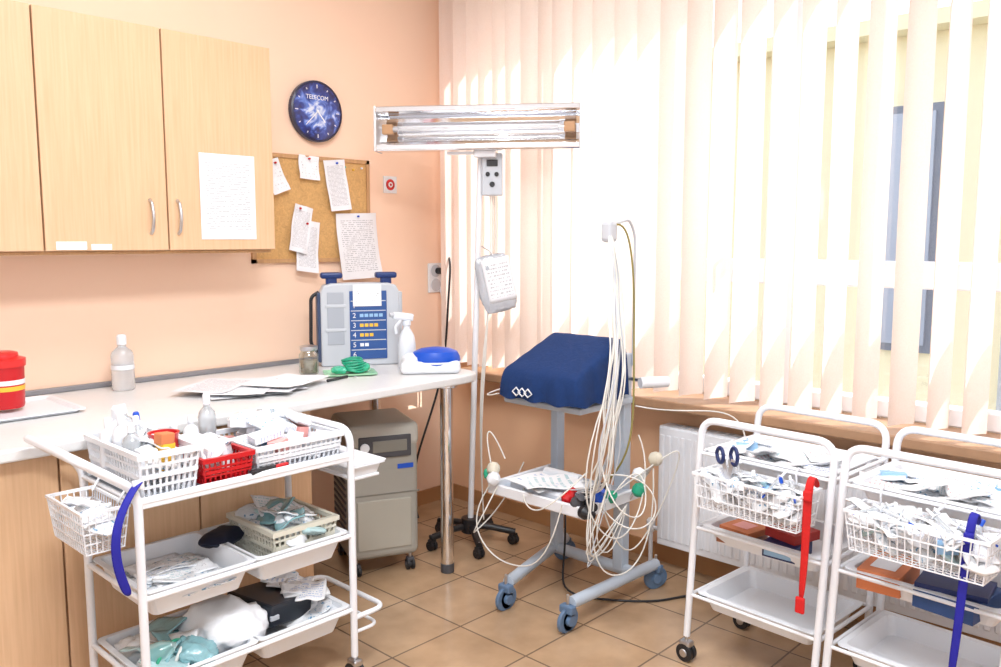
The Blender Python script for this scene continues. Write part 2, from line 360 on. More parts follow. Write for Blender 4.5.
for i in range(12):
    a=R(i*30); L=.016 if i%3==0 else .009
    box('tick_%d'%i,(.004,.002,L),(math.sin(a)*.113,-.030,math.cos(a)*.113),WHITE,0,(0,i*30,0))
box('hand_hour',(.006,.0015,.07),(.018,-.0315,-.02),WHITE,0,(0,140,0)); box('hand_minute',(.004,.0015,.10),(-.03,-.033,-.03),WHITE,0,(0,45,0))
cyl('hub',.006,.006,(0,-.032,0),WHITE,(90,0,0)); text('dial_text','TELECOM',.028,(0,-.030,.062),WHITE)
# ------------------------------------------------------------------ cork board
G('cork_board',(-.88,0,0))
B('cork',-.32,.318,-.012,0,1.355,1.83,CORK,.001)
boxes('frame',[(-.33,.328,-.018,0,1.822,1.84),(-.33,.328,-.018,0,1.345,1.363),(.31,.328,-.018,0,1.345,1.84),(-.33,-.312,-.018,0,1.345,1.84)],WOODD)
def note(n,x,z,w,h,a,m,s): 
    sheet(n,w,h,(x+.88,-.022,z),m,(90,a,0),.1,.01,seed=s); cyl(n+'_pin',.005,.012,(x+.88,-.03,z+h/2-.015),RED if s%2 else BLUE,(90,0,0),seg=10)
note('note_1',-.91,1.785,.11,.11,3,PBL,1); note('note_2',-.755,1.71,.12,.24,-6,P2,2); note('note_3',-.965,1.50,.10,.22,14,P2,3); note('note_6',-.93,1.42,.12,.24,8,P2,7)
note('note_4',-.635,1.42,.245,.32,-2,P1,4); note('note_5',-1.09,1.735,.09,.15,-20,PBL,5)
for i in range(5): cyl('pin_%d'%i,.005,.01,(.08+.05*i,-.017,1.80-.01*(i%2)),[RED,BLUE,GREEN,YEL,WHITE][i],(90,0,0),seg=10)
# alarm sticker, outlet
G('fire_alarm_sign',(-.41,0,1.73)); box('plate',(.085,.004,.085),(0,-.002,0),PLW,.001); cyl('red_disc',.028,.003,(0,-.005,0),RED,(90,0,0)); cyl('white_dot',.014,.003,(0,-.0065,0),PLW,(90,0,0)); cyl('core',.007,.003,(0,-.008,0),RED,(90,0,0),seg=12)
G('wall_socket',(-.10,0,1.245)); box('plate',(.10,.012,.16),(-.01,-.006,0),PLW,.006)
for s in (-1,1): cyl('socket_ring_%d'%s,.034,.006,(-.01,-.013,s*.038),GREY,(90,0,0)); 
cyl('plug',.018,.04,(0,-.035,.038),BLACK,(90,0,0)); 
tube('cord',[(0,-.055,.038),(-.02,-.12,.14),(-.03,-.16,.10),(-.06,-.16,-.12),(-.05,-.14,-.32),(-.05,-.08,-.6),(-.15,-.05,-.85),(-.28,-.08,-1.1),(-.30,-.18,-1.235)],.006,BLACK,smoothc=True)
tube('cord_2',[(.02,-.015,-.05),(.03,-.04,-.2),(.02,-.04,-.6),(.03,-.03,-1.0),(.0,-.05,-1.235)],.004,PLW,smoothc=True)
# ------------------------------------------------------------------ counter
G('counter_worktop',(0,0,0))
bm=bmesh.new()
pts=[Vector((-3.2,-.85,0))]+fillet([(-3.2,-.85,0),(-.575,-.85,0),(-.56,-.004,0)],.13)[1:]+[Vector((-3.2,-.004,0))]
fv=[bm.verts.new((p_.x,p_.y,.835)) for p_ in pts]; ff=bm.faces.new(fv); bm.normal_update()
ex=bmesh.ops.extrude_face_region(bm,geom=[ff]); bmesh.ops.translate(bm,vec=(0,0,.037),verts=[g for g in ex['geom'] if isinstance(g,bmesh.types.BMVert)])
bmesh.ops.recalc_face_normals(bm,faces=bm.faces)
me=bpy.data.meshes.new('top'); bm.to_mesh(me); bm.free(); bev(fin('top',me,(0,0,0),(0,0,0),COUNTER),.008,3)
B('back_strip',-3.2,-.58,-.022,-.003,.873,.893,mat('alu_strip',(.3,.3,.32),.4,.6),.003)
for i,(a,b) in enumerate(((-.76,-.79),(-.66,-.17))):
    cyl('leg_%d'%i,.028,.795,(a,b,.4375),CHROME); cyl('leg_foot_%d'%i,.03,.04,(a,b,.02),DGREY); cyl('leg_flange_%d'%i,.05,.012,(a,b,.829),CHROME)
G('base_cabinet',(0,0,0))
B('carcass',-3.2,-1.45,-.78,-.02,.08,.833,WOOD,.002); B('plinth',-3.2,-1.47,-.74,-.04,0,.08,WOODD,.002)
xs=[-3.2,-2.76,-2.32,-1.89,-1.45]
for i in range(4): B('door_%d'%i,xs[i]+.003,xs[i+1]-.003,-.80,-.782,.09,.825,WOOD,.002)
# ------------------------------------------------------------------ things on counter
CT=.873
G('sharps_container',(-2.30,-.27,CT+.016))
lathe('bin',[(.055,0),(.058,.01),(.062,.14),(.062,.145)],(0,0,0),RED); lathe('lid',[(.067,.14),(.068,.165),(.047,.172),(.045,.185),(.03,.19)],(0,0,0),mat('sharps_lid',srgb(215,40,38),.3))
lathe('label',[(.0606,.06),(.0618,.075)],(0,0,0),YEL); lathe('label_line',[(.0612,.080),(.0622,.096)],(0,0,0),PLW)
G('counter_tray',(-2.27,-.29,CT)); tray('tray',.30,.34,.014,(0,0,0),PLW,.003,.01,.01)
G('plastic_bottle',(-1.85,-.13,CT)); bottle('body',.042,.215,(0,0,0),BOTG,PLW); cyl('ring_band',.0425,.02,(0,0,.09),PLW)
G('glass_jar',(-1.14,-.33,CT)); lathe('glass',[(.036,0),(.042,.008),(.042,.085),(.032,.1),(.034,.105)],(0,0,0),JARG); lathe('lid',[(.036,.104),(.038,.11),(.038,.122),(.02,.126)],(0,0,0),STEEL)
lathe('contents',[(.03,.006),(.036,.01),(.036,.06)],(0,0,0),mat('cotton',(.3,.25,.18),.9,var=.5,vs=80))
G('paper_stack',(-1.50,-.48,CT))
for i in range(9):
    sheet('sheet_%d'%i,.297,.21,(.07*math.sin(i*2.1),.08*math.cos(i*1.3),.003+.002*i),[P1,P2,PBL][i%3],(0,0,-40+i*11),.0,.004,seed=i)
sheet('sheet_far',.21,.3,(-.12,.06,.022),P2,(0,0,-55),0,.006,seed=9); sheet('sheet_r',.21,.3,(.12,-.06,.024),PBL,(0,0,-65),0,.006,seed=12)
G('pen',(-1.15,-.55,CT)); cyl('barrel',.006,.13,(0,0,.006),BLACK,(90,0,-75),seg=12); cyl('tip',.004,.02,(.072,-.02,.006),STEEL,(90,0,-75),r2=.001,seg=12)
# organizer case with blue handles
G('infusion_organizer_case',(-.81,-.255,CT),-30)
LG=mat('case_grey',srgb(198,203,210),.35)
bm=bmesh.new()
prof=[(-.18,0),(.18,0),(.18,.34),(.165,.37),(.13,.38),(-.13,.38),(-.165,.37),(-.18,.34)]
vs=[bm.verts.new((a,-.05,b)) for a,b in prof]; ff=bm.faces.new(vs); ex=bmesh.ops.extrude_face_region(bm,geom=[ff]); bmesh.ops.translate(bm,vec=(0,.10,0),verts=[g for g in ex['geom'] if isinstance(g,bmesh.types.BMVert)]); bmesh.ops.recalc_face_normals(bm,faces=bm.faces)
me=bpy.data.meshes.new('body'); bm.to_mesh(me); bm.free(); bev(fin('body',me,(0,0,0),(0,0,0),LG),.008,3)
B('label_panel',-.05,.12,-.056,-.05,.03,.345,mat('panel_blue',srgb(45,85,150),.45),.003)
for i in range(6):
    B('row_line_%d'%i,-.045,.115,-.0575,-.055,.072+.045*i,.076+.045*i,LG,0)
    text('row_digit_%d'%i,str(6-i),.032,(-.03,-.058,.052+.045*i),WHITE)
    if 1<=i<=4:
        for q in range((2,3,4,5)[i-1]):
            B('row_mark_%d_%d'%(i,q),-.005+.022*q,.012+.022*q,-.0575,-.055,.045+.045*i,.060+.045*i,[WHITE,YEL,YEL,SKYB][i-1],0)
B('side_bumper_l',-.195,-.175,-.045,.045,.02,.34,mat('bumper_blue',srgb(60,75,105),.45),.008); B('side_bumper_r',.175,.195,-.045,.045,.02,.34,GREY,.008)
CB=mat('case_blue',srgb(20,50,110),.35)
for s in (-1,1):
    box('knob_neck_%d'%s,(.05,.04,.05),(s*.125,0,.385),CB,.008); box('knob_%d'%s,(.10,.055,.028),(s*.125,0,.415),CB,.01)
tube('carry_handle',[(-.185,-.02,.34),(-.22,-.03,.32),(-.225,-.03,.10),(-.19,-.02,.06)],.008,BLACK,.03)
B('grip_groove',-.15,-.075,-.053,-.049,.10,.34,mat('groove_grey',srgb(172,178,188),.4),.01)
B('grip_bar',-.16,-.065,-.056,-.049,.27,.285,LG,.003); B('grip_bar_2',-.16,-.065,-.056,-.049,.16,.175,LG,.003)
sheet('taped_note',.13,.10,(.03,-.0605,.325),PBL,(90,0,0),0,.002,seed=4)
# spray bottle
G('spray_bottle',(-.74,-.51,CT)); SPR=mat('spray_white',srgb(226,231,238),.3)
lathe('bottle',[(.036,0),(.040,.008),(.040,.11),(.033,.15),(.016,.18),(.015,.195)],(0,0,0),SPR)
cyl('collar',.019,.024,(0,0,.205),SPR); box('head',(.095,.03,.034),(-.015,0.006,.235),SPR,.008,(0,8,-20)); cyl('nozzle',.011,.02,(-.068,.022,.245),GREY,(0,90,-20),seg=14)
tube('trigger',[(-.028,.006,.22),(-.055,.014,.19),(-.05,.012,.16)],.007,SPR,.01)
# wipes dispenser
G('wipes_dispenser',(-.745,-.67,CT),-38)
box('body',(.26,.14,.055),(0,0,.0275),PLW,.02,seg=4)
lathe('blue_dome',[(.106,0),(.110,.012),(.108,.034),(.096,.056),(.064,.070),(.02,.076)],(.025,0,.035),BLUE,sc=(1.0,.66),seg=40)
lathe('dome_seam',[(.1105,.0),(.1125,.004),(.1105,.008)],(.025,0,.042),PLW,sc=(1.0,.66),seg=40)
lathe('front_ramp',[(.055,0),(.058,.02),(.05,.045),(.02,.06)],(-.082,0,.025),PLW,sc=(.8,1.15),seg=32)
# green tray and tubing
G('green_dish',(-1.02,-.46,CT),-30); tray('dish',.21,.15,.01,(0,0,0),mat('pale_green',srgb(165,215,175),.4),.003,.01,.006)
for i in range(6):
    tube('tubing_%d'%i,[(math.cos(a)*.048*(1+.3*math.sin(3*a+i))+.02,math.sin(a)*.036+.005*i,.015+.009*i+.006*math.sin(2*a+i)) for a in [R(k*45) for k in range(8)]],.005,GREEN,smoothc=True,cyc=True)
pouch('green_bag',.09,.06,.035,(.04,.02,.008),plastic_film('green_film',srgb(60,190,150)),amp=.4,seed=3); pouch('green_bag_2',.06,.05,.03,(-.05,-.02,.008),MC['green_film'],amp=.4,seed=5)
# ------------------------------------------------------------------ grey machine under counter
G('oxygen_concentrator',(-.905,-.47,0),-24)
bev(boxes('body',[(-.155,.155,-.17,.17,.075,.62)],BEIGE),.03,4)
bev(boxes('hood',[(-.16,.16,-.175,.175,.56,.67)],mat('machine_top',srgb(190,188,180),.4)),.03,4)
B('control_panel',-.11,.12,-.182,-.172,.525,.62,DGREY,.006); B('panel_inset',-.05,.10,-.186,-.18,.55,.60,BEIGED,.004)
cyl('gauge',.02,.01,(-.085,-.187,.575),WHITE,(90,0,0)); B('seam',-.157,.157,-.172,-.168,.36,.366,BEIGED,0)
B('lower_panel',-.12,.12,-.176,-.165,.12,.34,mat('machine_panel',srgb(178,174,162),.5),.012)
boxes('side_vents',[(-.159,-.15,-.12,.12,.2+.03*i,.21+.03*i) for i in range(9)],DGREY)
B('badge',.06,.13,-.174,-.169,.47,.49,BLUE,0)
for i,(a,b) in enumerate(((-.12,-.14),(.12,-.14),(-.12,.14),(.12,.14))): castor('castor_%d'%i,(a,b),.025,BLACK,DGREY)
# ------------------------------------------------------------------ uv lamp on stand
LS=G('germicidal_lamp_stand',(-.44,-.61,0))
for i in range(5):
    a=R(i*72+20); L=.215
    tube('foot_%d'%i,[(0,0,.085),(math.cos(a)*.08,math.sin(a)*.08,.085),(math.cos(a)*L,math.sin(a)*L,.06)],.016,BLACK,.03)
    castor('castor_%d'%i,(math.cos(a)*L*.96,math.sin(a)*L*.96),.024,BLACK,BLACK)
cyl('hub',.045,.07,(0,0,.09),BLACK)
tube('pole',[(0,0,.11),(0.03,-.045,1.86)],.014,WHITE,0)
FE=bpy.data.objects.new('fixture',None); S.collection.objects.link(FE); FE.parent=CUR; FE.location=(-.02,-.08,1.945); FE.rotation_euler=(0,0,R(-54))
L=.92
bm=bmesh.new()
prof=[(.02,.098),(-.055,.098),(-.06,.09),(-.06,.075),(-.035,.068),(.01,.052),(.022,.02),(.022,-.02),(.01,-.052),(-.035,-.068),(-.06,-.075),(-.06,-.09),(-.055,-.098),(.02,-.098),(.04,-.06),(.04,.06)]
a=[bm.verts.new((-L/2,y_,z_)) for y_,z_ in prof]; b=[bm.verts.new((L/2,y_,z_)) for y_,z_ in prof]
n_=len(prof)
for i in range(n_): bm.faces.new((a[i],a[(i+1)%n_],b[(i+1)%n_],b[i]))
bm.faces.new(a); bm.faces.new(b); bmesh.ops.recalc_face_normals(bm,faces=bm.faces)
me=bpy.data.meshes.new('reflector'); bm.to_mesh(me); bm.free(); bev(fin('reflector',me,(0,0,0),(0,0,0),CHROME,parent=FE),.002)
for s in (-1,1):
    box('end_cap_%d'%s,(.012,.11,.2),(s*L/2,-.008,0),mat('fixture_white',srgb(235,235,238),.2,.3),.004,parent=FE)
    box('lamp_socket_%d'%s,(.05,.03,.045),(s*(L/2-.05),-.02,0),COP,.005,parent=FE); cyl('lamp_cap_%d'%s,.012,.03,(s*(L/2-.085),-.02,0),STEEL,(0,90,0),parent=FE)
    box('edge_rail_%d'%s,(L-.01,.012,.022),(0,-.062,s*.083),mat('fixture_rail',srgb(240,240,242),.1,.8),.003,parent=FE)
cyl('uv_tube',.0085,L-.18,(0,-.02,0),mat('uv_glass',(.9,.9,.92),.05,trans=.6),(0,90,0),parent=FE)
box('mount',(.10,.05,.03),(0.03,.0,-.112),WHITE,.005,parent=FE); box('arm',(.16,.02,.014),(-.06,-.01,-.108),WHITE,.003,parent=FE)
CE=bpy.data.objects.new('controller',None); S.collection.objects.link(CE); CE.parent=LS; CE.location=(.05,-.10,1.745); CE.rotation_euler=(0,0,R(-48))
box('case',(.095,.05,.19),(0,0,0),GREY,.006,parent=CE); box('display',(.05,.004,.03),(0,-.027,.05),BLACK,.002,parent=CE)
cyl('button_1',.01,.008,(-.02,-.028,0),BLACK,(90,0,0),parent=CE); cyl('button_2',.01,.008,(.02,-.028,0),BLACK,(90,0,0),parent=CE); cyl('button_3',.012,.008,(0,-.028,-.045),BLACK,(90,0,0),parent=CE)
for k in range(3): tube('lamp_cable_%d'%k,[(.05,-.07,1.84),(.05+.02*k,-.10,1.6),(.07+.02*k,-.06,1.3),(.02,-.09+.02*k,.9),(.02,-.04,.5),(.03,-.06,.12)],.003,CABLE,smoothc=True)
BAG=mat('bag_film',srgb(205,210,218),.15,trans=.35,coat=.7,bump=.6,vs=14)
pouch('hanging_bag',.16,.26,.022,(.055,-.115,1.25),BAG,(84,-12,-42),.5,7,freq=7,ns=.38)
sheet('document',.13,.20,(.047,-.146,1.27),P3,(84,-12,-42),0,.006,seed=2,thick=.002)
tube('bag_hook',[(.03,-.05,1.42),(.04,-.09,1.40),(.05,-.115,1.37)],.003,STEEL,.01)
# ------------------------------------------------------------------ covered monitor trolley
G('ecg_monitor_trolley',(0,0,0))
FR=mat('trolley_frame',srgb(188,199,212),.35)
for n,a,b in (('side_beam_l',(-.84,-1.23),(-.30,-1.08)),('side_beam_r',(-.82,-1.53),(-.28,-1.55))):
    tube(n,[(*a,.105),(*b,.105)],.024,FR,0)
tube('cross_beam',[(-.42,-1.11,.105),(-.42,-1.545,.105)],.024,FR,0)
for i,(a,b) in enumerate(((-.86,-1.235),(-.84,-1.53),(-.28,-1.55),(-.29,-1.07))): castor('castor_%d'%i,(a,b),.045,CASTB,CASTB,rz=90 if i<2 else 60)
B('post_l',-.445,-.395,-1.15,-1.11,.10,.85,FR,.006); B('post_r',-.445,-.395,-1.495,-1.445,.10,1.0,FR,.006)
B('top_shelf',-.75,-.40,-1.51,-1.12,.80,.825,FR,.006)
B('mid_shelf',-.80,-.42,-1.56,-1.10,.435,.45,FR,.005)
boxes('shelf_lip',[(-.81,-.795,-1.57,-1.09,.43,.475),(-.81,-.42,-1.575,-1.56,.43,.475),(-.81,-.42,-1.10,-1.085,.43,.475)],WHITE,bw=.004)
bm=bmesh.new()
def ring(x0,x1,y0,y1,zf,zb,wob,N=16):
    pts=[]
    for (ax,ay),(bx,by) in (((x0,y1),(x0,y0)),((x0,y0),(x1,y0)),((x1,y0),(x1,y1)),((x1,y1),(x0,y1))):
        for k in range(N):
            t=k/N; X=ax+(bx-ax)*t; Y=ay+(by-ay)*t; z=zf+(zb-zf)*((X-x0)/(x1-x0))
            w_=wob*math.sin(k*1.3+ax*20+by*9); pts.append(bm.verts.new((X+w_,Y+w_*.8,z+w_*.6)))
    return pts
rings=[ring(-.80,-.465,-1.535,-1.135,.835,.845,.009),ring(-.80,-.465,-1.53,-1.14,.885,.93,.005),ring(-.79,-.47,-1.52,-1.145,.935,1.045,.003),ring(-.765,-.485,-1.51,-1.155,.955,1.068,.002),ring(-.66,-.52,-1.46,-1.2,1.005,1.072,0)]
for a,b in zip(rings,rings[1:]):
    for i in range(len(a)): bm.faces.new((a[i],a[(i+1)%len(a)],b[(i+1)%len(a)],b[i]))
bm.faces.new(rings[-1]); bmesh.ops.recalc_face_normals(bm,faces=bm.faces)
me=bpy.data.meshes.new('cloth_cover'); bm.to_mesh(me); bm.free(); cc=fin('cloth_cover',me,(0,0,0),(0,0,0),NAVY,True)
ss=cc.modifiers.new('s','SUBSURF'); ss.levels=1; ss.render_levels=2
B('device_body',-.74,-.48,-1.49,-1.17,.825,.92,GREY,.01)
for i in range(3):
    tube('logo_%d'%i,[(-.808,-1.22-.03*i,.865),(-.808,-1.24-.03*i,.882),(-.808,-1.26-.03*i,.865),(-.808,-1.24-.03*i,.85)],.003,WHITE,0,cyc=True)
cyl('side_roll',.022,.12,(-.43,-1.62,.90),PLW,(90,0,60)); tube('side_bracket',[(-.42,-1.475,.90),(-.43,-1.60,.90)],.008,STEEL,0)
tube('cable_arm',[(-.40,-1.50,.95),(-.40,-1.50,1.47),(-.44,-1.50,1.53),(-.61,-1.52,1.50)],.006,GREY,.03)
box('cable_hook',(.05,.05,.08),(-.60,-1.52,1.48),GREY,.014)
tube('olive_cable',[(-.60,-1.53,1.5),(-.56,-1.56,1.53),(-.50,-1.56,1.4),(-.50,-1.57,1.2),(-.52,-1.585,1.0),(-.56,-1.62,.8),(-.6,-1.62,.6),(-.6,-1.5,.5)],.004,CABG,smoothc=True)
for i in range(20):
    a=ru(-.035,.035); b_=ru(-.035,.035); j=lambda s:ru(-s,s)
    if i%3==2: end=[(ru(-.9,-.75),ru(-1.66,-1.5),ru(.25,.38)),(ru(-.85,-.6),-1.60,ru(.2,.3)),(-.6,-1.62,.45)]
    else: end=[(-.78+a,-1.60+b_,.52),(ru(-.78,-.6),ru(-1.5,-1.2),.462)]
    tube('lead_%d'%i,[(-.61,-1.53,1.49),(-.63+a,-1.56+b_,1.36),(-.70+a+j(.02),-1.62+b_*.6+j(.02),1.2),(-.76+a+j(.02),-1.68+b_+j(.015),1.02),(-.80+a*1.3+j(.02),-1.68+b_+j(.02),.86),(-.80+a*1.6+j(.03),-1.67+b_+j(.03),.72),(-.79+a*2,-1.63+b_*2,.60)]+end,.0025,CABLE if i%4 else GREY,smoothc=True)
loops=[[(-.80,-1.66,.9),(-.9,-1.60,.6),(-.8,-1.64,.35),(-.62,-1.68,.33),(-.5,-1.66,.6),(-.5,-1.6,.7)],
 [(-.8,-1.12,.5),(-.85,-1.02,.35),(-.86,-1.10,.2),(-.85,-1.3,.17),(-.86,-1.45,.25),(-.84,-1.5,.48)],
 [(-.7,-1.08,.55),(-.7,-.95,.75),(-.72,-.98,.62),(-.76,-1.08,.47)],
 [(-.6,-1.58,.5),(-.5,-1.70,.62),(-.46,-1.78,.7),(-.42,-1.72,.55),(-.5,-1.65,.3),(-.6,-1.6,.2),(-.7,-1.58,.45)],
 [(-.8,-1.14,.48),(-.92,-1.12,.3),(-.86,-1.0,.22),(-.6,-.98,.3),(-.55,-1.05,.5)],
 [(-.5,-1.1,.85),(-.62,-.92,.82),(-.8,-1.0,.8),(-.78,-1.12,.84)],
 [(-.76,-1.6,.60),(-.84,-1.60,.3),(-.70,-1.66,.12),(-.52,-1.70,.3),(-.5,-1.67,.58)],
 [(-.78,-1.62,.7),(-.88,-1.72,.55),(-.74,-1.78,.42),(-.6,-1.72,.52),(-.56,-1.64,.62),(-.66,-1.6,.5)],
 [(-.74,-1.58,.58),(-.68,-1.70,.62),(-.58,-1.78,.50),(-.66,-1.74,.36),(-.74,-1.64,.42),(-.7,-1.56,.48)],
 [(-.82,-1.60,.62),(-.92,-1.52,.5),(-.9,-1.40,.42),(-.84,-1.30,.46),(-.76,-1.24,.47)],
 [(-.45,-1.55,.8),(-.3,-1.75,.75),(-.16,-1.85,.85),(-.2,-1.9,.65)]]
for i,l in enumerate(loops): tube('loop_%d'%i,l,.0028,CABLE,smoothc=True)
EL=mat('electrode',srgb(215,208,190),.4)
for i,(p_,m_) in enumerate((((-.79,-1.10,.53),EL),((-.82,-1.13,.50),PLW),((-.50,-1.68,.62),EL),((-.52,-1.62,.55),PLW),((-.78,-1.07,.50),MC['green_film']),((-.55,-1.64,.5),GREEN))):
    lathe('electrode_%d'%i,[(.006,-.03),(.024,-.016),(.028,0),(.024,.016),(.01,.026)],p_,m_,(40*i,20,0),16)
tube('electrode_stalk_1',[(-.79,-1.10,.44),(-.79,-1.10,.54)],.006,STEEL,0); tube('electrode_stalk_2',[(-.51,-1.57,.44),(-.50,-1.67,.60)],.006,STEEL,0)
B('recorder_body',-.76,-.54,-1.42,-1.16,.451,.485,PLW,.01); cyl('recorder_roll',.02,.18,(-.58,-1.29,.495),PLW,(90,0,0))
sheet('chart_paper',.22,.26,(-.67,-1.28,.492),PCT,(0,0,80),0,.012,seed=2); sheet('chart_paper_2',.2,.22,(-.70,-1.33,.500),PCT2,(0,0,50),0,.015,seed=5)
for i,(m_,x,y) in enumerate(((BLACK,-.72,-1.50),(RED,-.78,-1.46),(BLACK,-.66,-1.52),(BLUE,-.7,-1.54),(DGREY,-.78,-1.51),(GREEN,-.62,-1.54),(BLACK,-.75,-1.54),(BLACK,-.69,-1.49),(BLACK,-.80,-1.55),(DGREY,-.64,-1.48))):
    lathe('suction_bulb_%d'%i,[(.010,0),(.024,.014),(.026,.034),(.014,.054),(.016,.07),(.006,.072)],(x,y,.46),m_,(10*i,60-20*i,0),14)
G('floor_cable',(0,0,0))
tube('mains_cable',[(-.45,-1.2,.30),(-.5,-1.25,.12),(-.62,-1.28,.006),(-.55,-1.45,.006),(-.4,-1.66,.006),(-.25,-1.68,.006),(-.18,-1.8,.006),(-.2,-1.9,.006)],.0045,BLACK,smoothc=True)
# ------------------------------------------------------------------ radiator
G('radiator',(-.09,-2.2,0))
B('panel_front',-.045,-.035,-.74,.74,.13,.65,WHITE,.004); B('panel_back',.03,.04,-.74,.74,.13,.65,WHITE,.004)
boxes('ribs',[(-.051,-.044,-.72+.0333*i,-.70+.0333*i,.16,.62) for i in range(44)],WHITE,bw=.003)
boxes('top_grille',[(-.04,.035,-.74,.74,.648,.656)]+[(-.04,.035,-.735,-.73,.13,.65),(-.04,.035,.73,.735,.13,.65)],WHITE)
boxes('grille_slots',[(-.025,.02,-.70+.04*i,-.68+.04*i,.6561,.658) for i in range(35)],GREY)
tube('pipe',[(0,.74,.18),(0,.80,.18),(.0,.80,.0)],.01,WHITE,.02); boxes('brackets',[(.04,.09,-.5,-.46,.5,.54),(.04,.09,.46,.5,.5,.54)],WHITE)
lathe('valve',[(.014,0),(.02,.01),(.02,.05),(.012,.06)],(0,.80,.16),WHITE)
# ------------------------------------------------------------------ right carts
def wcart(loc,rz,kind):
    G('medical_trolley',(loc[0],loc[1],0),rz); W=.46; D=.36
    for s,n in ((-1,'front'),(1,'back')):
        dx=.015; dy=-.03
        tube('arch_'+n,[(s*D/2,-W/2,.09),(s*D/2+dx,-W/2+dy,.855),(s*D/2+dx,W/2+dy,.855),(s*D/2,W/2,.09)],.012,WHITE,.06)
    for z in (.24,.48,.74):
        k=z/.87; ox=.015*k; oy=-.03*k
        for y_ in (-1,1): tube('rail_%d_%d'%(z*100,y_),[(-D/2+ox,y_*W/2+oy,z),(D/2+ox,y_*W/2+oy,z)],.007,WHITE,0)
        tube('rail_f_%d'%(z*100),[(-D/2+ox,-W/2+oy,z),(-D/2+ox,W/2+oy,z)],.006,WHITE,0); tube('rail_b_%d'%(z*100),[(D/2+ox,-W/2+oy,z),(D/2+ox,W/2+oy,z)],.006,WHITE,0)
        tray('tray_%d'%(z*100),D-.05,W-.06,.06,(ox,oy,z-.05),PLW,.004,.02,.016)
    for i,(a,b) in enumerate(((-1,-1),(-1,1),(1,-1),(1,1))): castor('castor_%d'%i,(a*D/2,b*W/2),.032,BLACK,STEEL)
    bx=-D/2-.06; by=-.045; bz=.60
    basket('wire_basket',.13,W-.10,.11,(bx,by,bz),WHITE,.02,.003,3,.012)
    for y_ in (-.15,.09): tube('basket_hook_%s'%y_,[(bx+.060,y_,bz+.11),(-D/2-.005,y_,.74),(-D/2+.0,y_,.76),(-D/2+.02,y_,.755)],.003,WHITE,.01)
    mats=[PCT,PBL,CLEAR,PCT2,PCT3,PRINT,CLEAR]
    for i in range(12):
        pouch('packet_%d'%i,.085,.06,.024,(bx+ru(-.03,.03),by-.15+.027*i,bz+.02+.028*(i%3)),[CLEAR,PRINT,CLEAR,CLEAR,PRINT,TEAL,CLEAR][(i+kind*2)%7],(ru(-40,40),ru(-40,40),ru(0,180)),.25,i+kind*10)
    for i in range(18): wrap('wrapper_%d'%i,ru(.045,.065),ru(.07,.10),(bx+ru(-.03,.03),by-.15+.018*i,bz+.07+.02*(i%3)),mats[(i*3+kind)%7],i+kind*20)
    for i in range(5): syringe('syringe_%d'%i,(bx+ru(-.02,.02),by-.13+.065*i,bz+.11),(ru(40,80),ru(-30,30),ru(0,180)),.08)
    for i in range(9): carton('basket_carton_%d'%i,.05,.035,.03,(bx+ru(-.03,.02),by-.14+.035*i,bz+.05+.02*(i%2)),[PCT,WHITE,PCT3,SKYB,PCT,WHITE,PCT2][(i+kind)%7],(ru(-30,30),ru(-30,30),ru(0,180)))
    for i in range(6): 
        pouch('top_packet_%d'%i,.12,.09,.03,(-.03+.07*(i%2),-.18+.06*i,.70),[CLEAR,PRINT,CLEAR][i%3],(ru(-10,10),ru(-10,10),40*i),.2,i+30)
    for i in range(14): wrap('top_wrapper_%d'%i,ru(.07,.09),ru(.10,.14),(-.06+.045*(i%4),-.18+.026*i,.735+.008*(i%3)),mats[(i*2+kind)%7],i+50,14)
    for i in range(5): carton('top_carton_%d'%i,.07,.05,.035,(.02+.05*(i%2),-.16+.075*i,.72),[WHITE,PCT,PCT2,PCT,SKYB][i],(ru(-8,8),ru(-8,8),30*i))
    for i in range(3):
        bottle('vial_%d'%i,.014,.10,(bx+.02-.03*(i%2),by-.10+.09*i,bz+.045),BOTG,[BLUE,PLW,PLW][i],rot=(ru(-20,20),ru(-20,20),0))
wcart((-.56,-2.205),-4,0)
tube('scissor_ring_1',[(-.265+.015*math.cos(a),.065+.022*math.cos(a),.775+.026*math.sin(a)) for a in [R(k*45) for k in range(8)]],.006,DBLUE,smoothc=True,cyc=True)
tube('scissor_ring_2',[(-.265+.015*math.cos(a),.015+.022*math.cos(a),.78+.03*math.sin(a)) for a in [R(k*45) for k in range(8)]],.006,DBLUE,smoothc=True,cyc=True)
box('scissor_blade_1',(.003,.014,.12),(-.262,.035,.71),STEEL,.001,(14,0,0)); box('scissor_blade_2',(.003,.014,.12),(-.257,.045,.71),STEEL,.001,(-14,0,0))
carton('carton_1',.13,.13,.03,(-.06,.10,.437),BRN,rot=(0,0,10)); carton('carton_2',.12,.12,.022,(-.06,.09,.468),ORG,rot=(0,0,-6)); carton('carton_3',.13,.11,.05,(-.07,-.07,.437),DBLUE,rot=(0,0,4)); carton('carton_3_face',.004,.09,.035,(-.137,-.072,.444),SKYB,rot=(0,0,4)); carton('carton_4',.12,.12,.03,(-.04,-.07,.488),mat('crimson_card',srgb(165,45,40),.6),rot=(0,0,-12))
carton('carton_2_label',.06,.06,.002,(-.06,.09,.490),PINK,rot=(0,0,-6))
